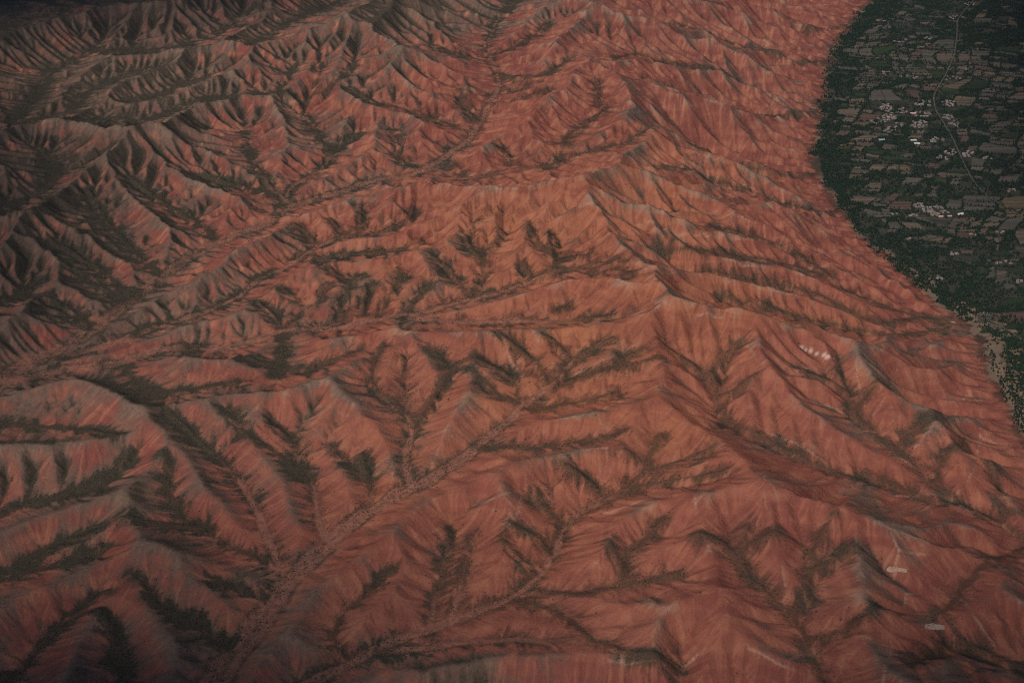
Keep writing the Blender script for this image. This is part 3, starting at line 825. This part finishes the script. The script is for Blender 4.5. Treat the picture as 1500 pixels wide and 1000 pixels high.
# houses
HOUSES = []            # x, y, rot, kind
def wmat(name, a, b, sc=.25):
    M = NT(name, .9, .15); oi = M.n('ShaderNodeObjectInfo').outputs['Random']
    c = M.mix(oi, a, b); M.out(M.mix(M.rng(M.noise(sc, 4), .4, .7, 0, .4), c, tuple(v*.6 for v in a))); return M.m
WALL = wmat('mud_wall', (.22, .165, .14), (.34, .29, .26)); ROOFM = wmat('flat_roof', (.15, .115, .115), (.33, .27, .265))
BLUE = wmat('blue_sheet_roof', (.10, .17, .25), (.12, .20, .29)); GREEN = wmat('pale_green_sheet_roof', (.40, .47, .45), (.46, .52, .5))
PINK = wmat('pink_render', (.50, .30, .27), (.55, .34, .30)); WHITE = wmat('white_render', (.62, .60, .56), (.68, .66, .62)); DARKW = wmat('window_dark', (.03, .03, .035), (.04, .04, .045))
def house_mesh(kind, roof):
    bm = bmesh.new()
    def bx(x0, x1, y0, y1, z0, z1, mi):
        v = [bm.verts.new(p) for p in ((x0, y0, z0), (x1, y0, z0), (x1, y1, z0), (x0, y1, z0), (x0, y0, z1), (x1, y0, z1), (x1, y1, z1), (x0, y1, z1))]
        for q in ((0, 1, 5, 4), (1, 2, 6, 5), (2, 3, 7, 6), (3, 0, 4, 7)): bm.faces.new([v[i] for i in q]).material_index = 0
        bm.faces.new([v[i] for i in (4, 5, 6, 7)]).material_index = mi
    def gable(x0, x1, y0, y1, z0, z1):
        yc = (y0+y1)/2; v = [bm.verts.new(p) for p in ((x0-.4, y0-.5, z0), (x1+.4, y0-.5, z0), (x1+.4, yc, z1), (x0-.4, yc, z1), (x1+.4, y1+.5, z0), (x0-.4, y1+.5, z0))]
        bm.faces.new([v[i] for i in (0, 1, 2, 3)]).material_index = 1; bm.faces.new([v[i] for i in (3, 2, 4, 5)]).material_index = 1
        bm.faces.new([v[i] for i in (0, 3, 5)]).material_index = 0; bm.faces.new([v[i] for i in (1, 4, 2)]).material_index = 0
    def openings(x0, x1, y, n):
        for i in range(n):
            c = x0+(x1-x0)*(i+.5)/n; h0, h1 = ((.1, 2.1) if i == n//2 else (1., 2.2))
            v = [bm.verts.new(p) for p in ((c-.6, y, h0), (c+.6, y, h0), (c+.6, y, h1), (c-.6, y, h1))]; bm.faces.new(v).material_index = 2
    if kind == 0:      # courtyard house: L of rooms and a wall
        bx(-8, 8, 3, 9, 0, 3.6, 1); bx(-8, -3, -7, 2.95, 0, 3.2, 1); openings(-2, 7, 2.95, 4)
        bx(7.6, 8, -7, 2.95, 0, 2, 0); bx(-2.9, 7.55, -7, -6.6, 0, 2, 0)
    elif kind == 1:    # single block with a parapet and a lower wing
        bx(-6, 6, -4, 4, 0, 4, 1); openings(-5.5, 5.5, -4.03, 4); bx(6.05, 10, -3, 3, 0, 2.8, 1)
        for q in ((-6, 6, -4, -3.7), (-6, 6, 3.7, 4), (-6, -5.7, -3.65, 3.65), (5.7, 6, -3.65, 3.65)): bx(*q, 4.01, 4.5, 0)
    elif kind == 2:    # gabled house with a yard wall
        bx(-7, 7, 0, 7, 0, 3.2, 1); gable(-7, 7, 0, 7, 3.25, 5.2); openings(-6, 6, -.03, 4)
        bx(-7, -6.6, -8, -.1, 0, 1.9, 0); bx(6.6, 7, -8, -.1, 0, 1.9, 0); bx(-6.55, 6.55, -8, -7.6, 0, 1.9, 0)
    elif kind == 3:    # long shed or hall
        bx(-19, 19, -6.5, 6.5, 0, 4.5, 1); gable(-19, 19, -6.5, 6.5, 4.55, 7); openings(-18, 18, -6.53, 9)
    m = bpy.data.meshes.new('house')
    for mm in (WALL if roof is ROOFM else (PINK if roof is PINK else WHITE), roof, DARKW): m.materials.append(mm)
    bm.to_mesh(m); bm.free(); return m
HM = [house_mesh(k, ROOFM) for k in (0, 1, 2)]; HALL = {n: house_mesh(3, r) for n, r in (('blue', BLUE), ('green', GREEN), ('pink', PINK), ('white', WHITE))}
def put_house(name, m, px, py, lab, cat, grp=None, s=1., rot=None):
    x, y = g0(px, py); r = rot if rot is not None else rv_.choice((0, 1.5708, 3.1416, 4.712))+rv_.gauss(0, .12)+.25*nz(x/300, y/300, 91)
    o = bpy.data.objects.new(name, m); col.objects.link(o); o.location = (x, y, 0.02); o.rotation_euler = (0, 0, r)
    k = s*rv_.uniform(.75, 1.1); o.scale = (k*rv_.uniform(.9, 1.15), k, rv_.uniform(.9, 1.3))
    o['label'] = lab; o['category'] = cat
    if grp: o['group'] = grp
    HOUSES.append((x, y, 14*s if m in HM else 24)); return o
def village(blobs, lab, grp, gap=15):
    for (cx, cy, rx, ry, n, where) in blobs:
        t_ = 0; c_ = 0
        while c_ < n and t_ < n*14:
            t_ += 1; a = rv_.uniform(0, 6.283); q = math.sqrt(rv_.random()); px = cx+.8*rx*q*math.cos(a); py = cy+.8*ry*q*math.sin(a); x, y = g0(px, py)
            if any((x-h[0])**2+(y-h[1])**2 < gap*gap for h in HOUSES) or min(poly_d((x, y), L) for L in ROADL) < 15: continue
            put_house('courtyard_house', rv_.choice(HM), px, py, lab % where, 'house', grp); c_ += 1
# buildings that stand out
put_house('long_shed', HALL['blue'], 1291, 205, 'long shed with a blue sheet roof at the edge of the upper village', 'shed', s=1.15, rot=.1)
put_house('hall', HALL['green'], 1343, 211, 'larger pale green roofed hall, lower one, below the upper village', 'hall', s=1., rot=0.)
put_house('hall', HALL['green'], 1338, 206, 'pale green roofed hall just above another of its kind below the upper village', 'hall', s=.8, rot=.1)
put_house('hall', HALL['white'], 1407, 314, 'bright white hall right of the middle village, largest building there', 'hall', s=1., rot=.3)
put_house('long_house', HALL['pink'], 1378, 318, 'left one of two long pinkish houses at the front of the middle village', 'house', s=.7, rot=0)
put_house('long_house', HALL['pink'], 1391, 317, 'right one of two long pinkish houses at the front of the middle village', 'house', s=.7, rot=0)
put_house('long_house', HALL['pink'], 1337, 167, 'long pinkish roofed house in the middle of the upper village', 'house', s=.8, rot=0)
put_house('courtyard_house', HM[1], 1422, 462, 'lone white house beside the dusty track under the red hills', 'house', s=.9)
village([(1298, 158, 13, 7, 16, 'top left block'), (1302, 171, 16, 7, 16, 'left middle block'), (1287, 178, 14, 5, 9, 'far left fringe'), (1303, 190, 12, 5, 9, 'lower left block'), (1322, 163, 12, 6, 8, 'gap right of the left blocks'), (1352, 152, 16, 6, 16, 'top middle block'), (1350, 168, 16, 6, 13, 'very centre'), (1345, 182, 18, 7, 16, 'lower middle block'), (1318, 184, 10, 6, 5, 'sparse middle left part'), (1390, 152, 14, 6, 12, 'top right block across the road'), (1385, 172, 14, 5, 8, 'right block beside the road'), (1398, 182, 9, 7, 8, 'lower right block across the road')],
        'small pale house in the %s of the upper village', 'houses of the upper village')
village([(1372, 205, 12, 6, 9, 'left of the road, right under the upper village'), (1392, 222, 13, 7, 10, 'left of the road, halfway down'), (1418, 226, 12, 5, 9, 'just right of the road'), (1380, 232, 10, 4, 5, 'left of the road, lowest of the hamlet'), (1445, 232, 10, 3, 4, 'farthest right of the road')], 'small pale roadside house %s', 'houses along the road')
village([(1345, 301, 10, 4, 8, 'top left corner'), (1358, 307, 10, 5, 12, 'crowded core'), (1337, 316, 7, 3, 7, 'lower left corner'), (1375, 304, 9, 3, 5, 'top right part'), (1369, 313, 9, 4, 8, 'lower middle part'), (1309, 315, 8, 3, 6, 'detached left cluster'), (1384, 311, 7, 3, 4, 'right end beside the pinkish houses')], 'small pale house in the %s of the middle village', 'houses of the middle village')
village([(1330, 113, 16, 3, 9, 'in the row just above the upper village'), (1297, 108, 9, 4, 4, 'at the left end of the row above the upper village'), (1320, 60, 14, 3, 5, 'in the hamlet well left of the far road'), (1365, 56, 14, 2, 5, 'in the hamlet touching the far road'), (1400, 26, 13, 4, 7, 'around the bend of the far road'), (1420, 6, 9, 4, 5, 'in the topmost hamlet at the picture top'), (1416, 101, 4, 3, 3, 'in the knot right of the road above the upper village'), (1300, 30, 18, 4, 4, 'in the loose far hamlet nearest the red hills'), (1395, 115, 15, 4, 7, 'in the row right of the road above the upper village')], 'tiny pale house %s', 'houses of the far hamlets', 24)
village([(1482, 279, 10, 2, 4, 'at the right edge, level with the middle village top'), (1466, 340, 8, 2, 3, 'below the lane near the right edge'), (1424, 344, 6, 2, 3, 'below the white hall'), (1330, 350, 6, 2, 2, 'in the woods left below the middle village'), (1396, 372, 8, 3, 3, 'alone between woods and small fields'), (1378, 407, 8, 3, 3, 'deep in the riverside woods'), (1494, 412, 6, 4, 4, 'at the right edge beside the green fields'), (1470, 385, 14, 3, 4, 'amid the large fields near the right edge')], 'small isolated farmhouse %s', 'isolated farmhouses')
# fields: parcels of a warped pattern
CX, CY = 310., 270.
def warp(i, j):
    x = i*CX; y = j*CY; a = .28; x, y = x+.45*y-2200, y-.16*x+300
    return (x+85*nz(x/330, y/330, 61)+38*nz(x/120, y/120, 63, 1), y+80*nz(x/330+7, y/330, 65)+36*nz(x/120, y/120, 67, 1))
def in_frame(x, y, m=60):
    px, py = to_px(x, y); return -m < px < 1500+m*2.2 and -m < py < 1000+m
FMATS = []
def field_mat(name, a, b, strip):
    M = NT(name, 1., .05); t = M.n('ShaderNodeTexCoord').outputs['Object']; oi = M.n('ShaderNodeObjectInfo').outputs['Random']
    sx = M.n('ShaderNodeSeparateXYZ'); M.l(t, sx.inputs[0])
    yy = M.math('ADD', sx.outputs[1], M.math('MULTIPLY', M.noise(.02, 1), 14.))
    st = M.n('ShaderNodeTexWhiteNoise', noise_dimensions='1D'); M.l(M.math('FLOOR', M.math('DIVIDE', yy, strip)), st.inputs['W'])
    fr = M.math('FRACT', M.math('DIVIDE', yy, strip))
    c = M.mix(oi, a, b); c = M.scale(c, M.rng(st.outputs['Value'], 0, 1, .72, 1.25))
    c = M.mix(M.rng(fr, .82, .95, 0, .75), c, (.032, .036, .024))
    c = M.mix(M.rng(M.noise(.05, 5, .7), .45, .75, 0, .5), c, tuple(v*.55 for v in a))
    M.out(c); M.bump(M.noise(.6, 3), .4, .6); return M.m
FMATS = [field_mat('ploughed_earth', (0.085, 0.064, 0.050), (0.126, 0.096, 0.074), 17.), field_mat('stubble', (0.096, 0.074, 0.050), (0.126, 0.095, 0.059), 23.),
         field_mat('reddish_earth', (0.100, 0.059, 0.049), (0.081, 0.056, 0.047), 15.), field_mat('green_crop', (0.019, 0.031, 0.018), (0.030, 0.041, 0.021), 30.), field_mat('grey_fallow', (0.063, 0.056, 0.046), (0.092, 0.080, 0.067), 13.)]
TREES = []            # x, y, radius, tall
def belt(p, q, wdt, dens=1.):
    L = math.dist(p, q)
    for k in range(int(L/6.5*dens)):
        t = rv_.random(); x = p[0]+(q[0]-p[0])*t+rv_.gauss(0, wdt); y = p[1]+(q[1]-p[1])*t+rv_.gauss(0, wdt); TREES.append((x, y, rv_.uniform(3., 5.6), rv_.random() < .3))
nf = 0; FV = []; FF = []; FI = []
def split(u0, u1, v0, v1, out):
    w_, h_ = (u1-u0)*CX, (v1-v0)*CY
    if max(w_, h_) < 78 or (max(w_, h_) < 150 and rv_.random() < .34): out.append((u0, u1, v0, v1)); return
    t = rv_.uniform(.33, .67)
    if w_*rv_.uniform(.7, 1.3) > h_*1.25: split(u0, u0+(u1-u0)*t, v0, v1, out); split(u0+(u1-u0)*t, u1, v0, v1, out)
    else: split(u0, u1, v0, v0+(v1-v0)*t, out); split(u0, u1, v0+(v1-v0)*t, v1, out)
parcels = []
for j in range(8, 48):
    for i in range(-12, 22):
        x, y = warp(i+.5, j+.5)
        if not (3600 < y < 11600) or x < foot_x(y)-250 or not in_frame(x, y, 160): continue
        split(i, i+1, j, j+1, parcels)
PLOT = field_mat('terrace_plot', (.17, .115, .080), (.22, .155, .105), 9.)
for k_ in range(46):          # small terraced plots on the strip under the lower slope
    yb = 4450+k_*32.
    for c_ in range(4):
        x = foot_x(yb)+34+c_*44+8*nz(c_*1.7, k_*.6, 33); y = yb+7*nz(c_*.9, k_*1.3, 34)
        if sample(VAL, np.array([x-16., x]), np.array([y, y]), GD).min() < 9 or rv_.random() < .12+.16*c_: continue
        w_, h_ = rv_.uniform(15, 20), rv_.uniform(11, 14); sh = rv_.uniform(-4, 4)
        Q = [(-w_, -h_+sh), (0, -h_+rv_.uniform(-2, 2)), (w_, -h_-sh), (w_+2, 0), (w_, h_-sh), (0, h_+rv_.uniform(-2, 2)), (-w_, h_+sh), (-w_-2, 0)]; hg = rv_.uniform(.3, .8)
        V = [(a, b, -.4) for a, b in Q]+[(a*.96, b*.96, hg) for a, b in Q]+[(0, 0, hg+.05)]; n_ = 8
        F = [(k, (k+1) % n_, n_+(k+1) % n_, n_+k) for k in range(n_)]+[(n_+k, n_+(k+1) % n_, 2*n_) for k in range(n_)]
        m = bpy.data.meshes.new('field'); m.from_pydata(V, [], F); m.materials.append(PLOT); o = bpy.data.objects.new('field', m); col.objects.link(o); o.parent = terrain
        o.location = (x, y, 0); o.rotation_euler = (0, 0, .3*nz(x/200, y/200, 35)); nf += 1
        for q in range(3):
            if rv_.random() < .5: TREES.append((x+w_+3+rv_.gauss(0, 1.5), y+rv_.uniform(-h_, h_), rv_.uniform(1.6, 3.2), False))
parcels.sort(key=lambda q: warp((q[0]+q[1])/2, (q[2]+q[3])/2)[1])
for (u0, u1, v0, v1) in parcels:
    mx, my = warp((u0+u1)/2, (v0+v1)/2)
    if not in_frame(mx, my): continue
    px, py = to_px(mx, my); dm = float(sample(VAL, np.array([mx]), np.array([my]), GD)[0])
    if dm < 10: continue
    area = (u1-u0)*CX*(v1-v0)*CY; low = dm < 330 and py > 455
    wood = .33+.60*nz(mx/420, my/420, 71)+(.30 if py < 62 else 0)+(.25 if py < 130 and px > 1400 else 0)+(.55 if dm < 150 and py < 430 else 0)-(.7 if low else 0)
    if 350 < py < 470 and px < 1262+(py-300)*1.16+50: wood += .8
    if rv_.random() < wood:
        for k in range(int(area/58)):
            x, y = warp(u0+(u1-u0)*rv_.random(), v0+(v1-v0)*rv_.random())
            if nz(x/38, y/38, 73, 1) > -.5: TREES.append((x, y, rv_.uniform(3.2, 6.2), rv_.random() < .3))
        continue
    wd = .5 if low else 1.
    for (p, q, q2) in (((u0, v0), (u1, v0), v0), ((u0, v0), (u0, v1), u0)):
        big = abs(q2-round(q2)) < 1e-6; z_ = rv_.random()
        if big or z_ < .8*wd:
            wdt = (rv_.choice((5., 8., 12.)) if big else rv_.choice((2., 3.5, 6.)))*wd; dn = (2.2 if big else (1.3 if z_ < .4 else .8))*wd
            for k in range(3):
                A_ = (p[0]+(q[0]-p[0])*k/3, p[1]+(q[1]-p[1])*k/3); B_ = (p[0]+(q[0]-p[0])*(k+1)/3, p[1]+(q[1]-p[1])*(k+1)/3)
                belt(warp(*A_), warp(*B_), wdt, dn)
    for k in range(rv_.randint(0, 4)):
        x, y = warp(u0+(u1-u0)*rv_.random(), v0+(v1-v0)*rv_.random()); TREES.append((x, y, rv_.uniform(2.5, 4.5), False))
    if sum(1 for h in HOUSES if abs(h[0]-mx) < 60 and abs(h[1]-my) < 60) > 2: continue
    P = []; C4 = ((u0, v0), (u1, v0), (u1, v1), (u0, v1))
    for e in range(4):
        a, b = C4[e], C4[(e+1) % 4]
        for t in (0, .25, .5, .75): P.append(warp(a[0]+(b[0]-a[0])*t, a[1]+(b[1]-a[1])*t))
    if sample(VAL, np.array([p[0] for p in P]), np.array([p[1] for p in P]), GD).min() < 8: continue
    ang = .9*nz(mx/500, my/500, 81)+(1.57 if rv_.random() < .15 else 0); Q = []
    for (x, y) in P:
        d = math.hypot(x-mx, y-my); s = max(.4, (d-rv_.uniform(4, 9))/d); x, y = (x-mx)*s, (y-my)*s
        Q.append((x*math.cos(-ang)-y*math.sin(-ang), x*math.sin(-ang)+y*math.cos(-ang)))
    n_ = len(Q); hgt = rv_.uniform(.35, .9)
    V = [(x, y, -.3) for x, y in Q]+[(x*.985, y*.985, hgt) for x, y in Q]+[(0, 0, hgt+.1)]
    F = [(k, (k+1) % n_, n_+(k+1) % n_, n_+k) for k in range(n_)]+[(n_+k, n_+(k+1) % n_, 2*n_) for k in range(n_)]
    gi = 3 if (rv_.random() < .12 or (py > 395 and px > 1420 and rv_.random() < .5)) else rv_.choices(range(5), (5, 1.6, 1.2, 0, 5))[0]
    if nf >= 300:          # the farthest parcels, past counting
        b0 = len(FV); ca, sa = math.cos(ang), math.sin(ang); FV += [(mx+x*ca-y*sa, my+x*sa+y*ca, z) for x, y, z in V]
        FF += [tuple(b0+k for k in f) for f in F]; FI += [gi]*len(F); continue
    m = bpy.data.meshes.new('field'); m.from_pydata(V, [], F); m.materials.append(FMATS[gi])
    o = bpy.data.objects.new('field', m); col.objects.link(o); o.parent = terrain
    o.location = (mx, my, 0); o.rotation_euler = (0, 0, ang); nf += 1
if FV:
    m = bpy.data.meshes.new('far_fields'); m.from_pydata(FV, [], FF)
    for q in FMATS: m.materials.append(q)
    m.polygons.foreach_set('material_index', FI); o = bpy.data.objects.new('far_fields', m); col.objects.link(o); o.parent = terrain; o['kind'] = 'stuff'
# trees lining the road and the front of the woods
for L, w_ in ((ROADL[0], 9), (ROADL[2], 14)):
    for p, q in zip(L[:-1], L[1:]):
        for sgn in (-1, 1):
            if rv_.random() < (.8 if w_ == 9 else .25):
                dx, dy = q[0]-p[0], q[1]-p[1]; d = math.hypot(dx, dy); off = sgn*(w_+rv_.gauss(0, 1.5))
                for k in range(2): TREES.append((p[0]+dx*k/2-dy/d*off, p[1]+dy*k/2+dx/d*off, rv_.uniform(3.5, 5.5), rv_.random() < .6))
# river woods at the lower right
for a, b, wd, dn in (((1396, 432), (1430, 446), 26, 4), ((1430, 446), (1500, 478), 26, 5), ((1436, 478), (1500, 512), 13, 2.6), ((1474, 515), (1482, 560), 10, 2.2), ((1482, 560), (1502, 640), 14, 3), ((1490, 500), (1520, 620), 40, 6), ((1262, 352), (1330, 405), 16, 3.2), ((1330, 405), (1396, 440), 20, 4), ((1290, 372), (1360, 420), 22, 4), ((1205, 205), (1240, 300), 18, 2.6), ((1240, 300), (1262, 345), 14, 2.6), ((1208, 140), (1204, 200), 30, 3), ((1225, 70), (1212, 140), 40, 3), ((1290, 5), (1225, 70), 40, 3), ((1440, 462), (1455, 500), 6, .8), ((1445, 500), (1470, 570), 7, .8)):
    belt(g0(*a), g0(*b), wd, dn)
TA = np.array([t[:3] for t in TREES]); TT = np.array([t[3] for t in TREES])
def seg_d(P, line):
    L = np.array(line); b = np.full(len(P), 1e9)
    for p, q in zip(L[:-1], L[1:]):
        d = q-p; t = np.clip(((P-p)@d)/(d@d+1e-9), 0, 1); b = np.minimum(b, np.hypot(*(P-p-t[:, None]*d).T))
    return b
rk = np.random.RandomState(4)
ok = sample(VAL, TA[:, 0], TA[:, 1], GD) > rk.uniform(-38, 24, len(TA))
pxx, pyy = to_px(TA[:, 0], TA[:, 1]); ok &= (pxx > -40) & (pxx < 1600) & (pyy > -40) & (pyy < 1040)
for h in HOUSES: ok &= np.hypot(TA[:, 0]-h[0], TA[:, 1]-h[1]) > h[2]*.75+TA[:, 2]*.5
for L, w_ in zip(ROADL, (6, 4, 5)): ok &= seg_d(TA[:, :2], L) > w_+TA[:, 2]*.45
keep = [(float(p[0]), float(p[1]), float(p[2]), bool(q)) for p, q in zip(TA[ok], TT[ok])]
print('fields', nf, 'houses', len(HOUSES), 'trees', len(keep), time.time()-T0)
LEAF = leaf_mat('tree_leaf', (.011, .024, .018), (.026, .042, .025)); BARK = NT('bark', .95, .1); BARK.out(BARK.mix(BARK.noise(3.), (.06, .045, .035), (.10, .08, .06)))
CROWN = [clump_mesh('crown', 300+k, 90, LEAF, (.75, .85, .7, 1.7, 2.0)[k], (1, 1, 1.1, .62, .55)[k]) for k in range(5)]
def trunk_mesh(seed):
    r = random.Random(seed); V = []; F = []
    def tube(p, q, r0, r1):
        p, q = Vector(p), Vector(q); d = (q-p).normalized(); t = d.orthogonal().normalized(); b = d.cross(t); i = len(V)
        for c, rr in ((p, r0), (q, r1)):
            for k in range(5): v = c+(t*math.cos(k*1.2566)+b*math.sin(k*1.2566))*rr; V.append(v[:])
        for k in range(5): F.append((i+k, i+(k+1) % 5, i+5+(k+1) % 5, i+5+k))
    tube((0, 0, -.1), (.02, 0, .55), .07, .05)
    for k in range(3):
        a = k*2.1+r.random(); tube((.02, 0, .45), (.38*math.cos(a), .38*math.sin(a), .85), .035, .015)
    m = bpy.data.meshes.new('trunk'); m.from_pydata(V, [], F); m.materials.append(BARK.m); return m
TRUNK = [trunk_mesh(k) for k in range(2)]
keep.sort(key=lambda t: t[0]**2+t[1]**2)
vis = [t for t in keep if to_px(t[0], t[1])[0] < 1503]
solo = vis[:300]; ss = set(solo); mass = [t for t in keep if t not in ss]
for (x, y, r, tl) in solo:
    px, py = to_px(x, y)
    dw = x-foot_x(y)
    if py > 585: lb, gr = 'dark leafy tree at the right edge, lowest and nearest of the valley trees', 'trees at the lower end of the valley'
    elif dw < 75: lb, gr = 'dark leafy tree hugging the red slope foot at the lower valley end', 'trees under the red slope'
    elif py > 530: lb, gr = 'dark leafy tree in the streamside wood just above the lowest valley trees', 'trees of the streamside wood'
    else: lb, gr = 'dark leafy tree of the near valley woods above the streamside wood', 'trees of the near valley woods'
    e = bpy.data.objects.new('broadleaf_tree', None); col.objects.link(e); e.location = (x, y, max(0., float(ground(x, y)))); e.rotation_euler = (0, 0, rv_.uniform(0, 6.28)); e.scale = (r, r, r*1.1)
    e.empty_display_size = .1; e['label'] = lb; e['category'] = 'tree'; e['group'] = gr
    t_ = bpy.data.objects.new('trunk', rv_.choice(TRUNK)); col.objects.link(t_); t_.parent = e
    c_ = bpy.data.objects.new('crown', rv_.choice(CROWN[3:] if tl else CROWN[:3])); col.objects.link(c_); c_.parent = e; c_.location = (0, 0, .35)
tk = bpy.data.collections.new('tree_kinds')
for m in CROWN: tk.objects.link(bpy.data.objects.new('crown', m))
ma = np.array([(x, y, max(0., float(ground(x, y)))+r*.2) for x, y, r, tl in mass]); instancer('woodland', ma, np.array([t[2] for t in mass]), tk, 'dark green tree belts and woods between the valley fields', 9)
# ---------------------------------------------------------------- pale rock ledges on the lower right slope
LEDGE = NT('pale_rock', .95, .1); LEDGE.out(LEDGE.mix(LEDGE.rng(LEDGE.noise(.15, 5, .6), .35, .7), (.36, .27, .22), (.25, .15, .115)))
for (px, py, w_, h_, lab) in ((1312, 834, 40, 9, 'pale grey flat-footed rock ledge, upper of two on the red lower right slope'), (1368, 917, 40, 10, 'pale grey flat-footed rock ledge, lower of two on the red lower right slope')):
    V = []; F = []; nx_, ny_ = 44, 16
    base = [ray_hit(px-w_/2+w_*i/(nx_-1), py+h_/2) for i in range(nx_)]; top = [ray_hit(px-w_/2+w_*i/(nx_-1), py-h_/2) for i in range(nx_)]
    for j in range(ny_):
        for i in range(nx_):
            k = j/(ny_-1); t = i/(nx_-1); p = base[i]*(1-k)+top[i]*k; x, y = p[0], p[1]
            f = min(1, k*7)*min(1, (1-k)*1.6)*min(1, t*2.2)*min(1, (1-t)*3.)
            V.append((x, y, float(ground(x, y))+2.4*(f-.34+.50*nz(i*.33, j*.42, 6, 2)+.30*nz(i*1.1, j*1.3, 16, 1))))
    for j in range(ny_-1):
        for i in range(nx_-1): a = j*nx_+i; F.append((a, a+1, a+nx_+1, a+nx_))
    m = bpy.data.meshes.new('rock_ledge'); m.from_pydata(V, [], F); m.polygons.foreach_set('use_smooth', [True]*len(F)); m.materials.append(LEDGE.m)
    o = bpy.data.objects.new('rock_ledge', m); col.objects.link(o); o['label'] = lab; o['category'] = 'rock ledge'; o['group'] = 'pale rock ledges'
# ---------------------------------------------------------------- the air
hm = bpy.data.materials.new('haze'); hm.use_nodes = True; ht = hm.node_tree
ht.nodes.remove(ht.nodes['Principled BSDF'])
pv = ht.nodes.new('ShaderNodeVolumePrincipled'); pv.inputs['Color'].default_value = (.62, .74, .92, 1); pv.inputs['Density'].default_value = 4e-6; pv.inputs['Anisotropy'].default_value = .2
ht.links.new(pv.outputs[0], ht.nodes['Material Output'].inputs['Volume'])
bm = bmesh.new(); bmesh.ops.create_cube(bm, size=1.)
for v in bm.verts: v.co = (v.co.x*17000, v.co.y*16000, v.co.z*(CAM_Z+80+40))
m = bpy.data.meshes.new('haze'); bm.to_mesh(m); bm.free(); m.materials.append(hm)
o = bpy.data.objects.new('haze', m); col.objects.link(o); o.location = (0, 6000, (CAM_Z+80-40)/2); o['kind'] = 'stuff'; o['label'] = 'thin blue haze in the air over the hills'
print('time', time.time()-T0)
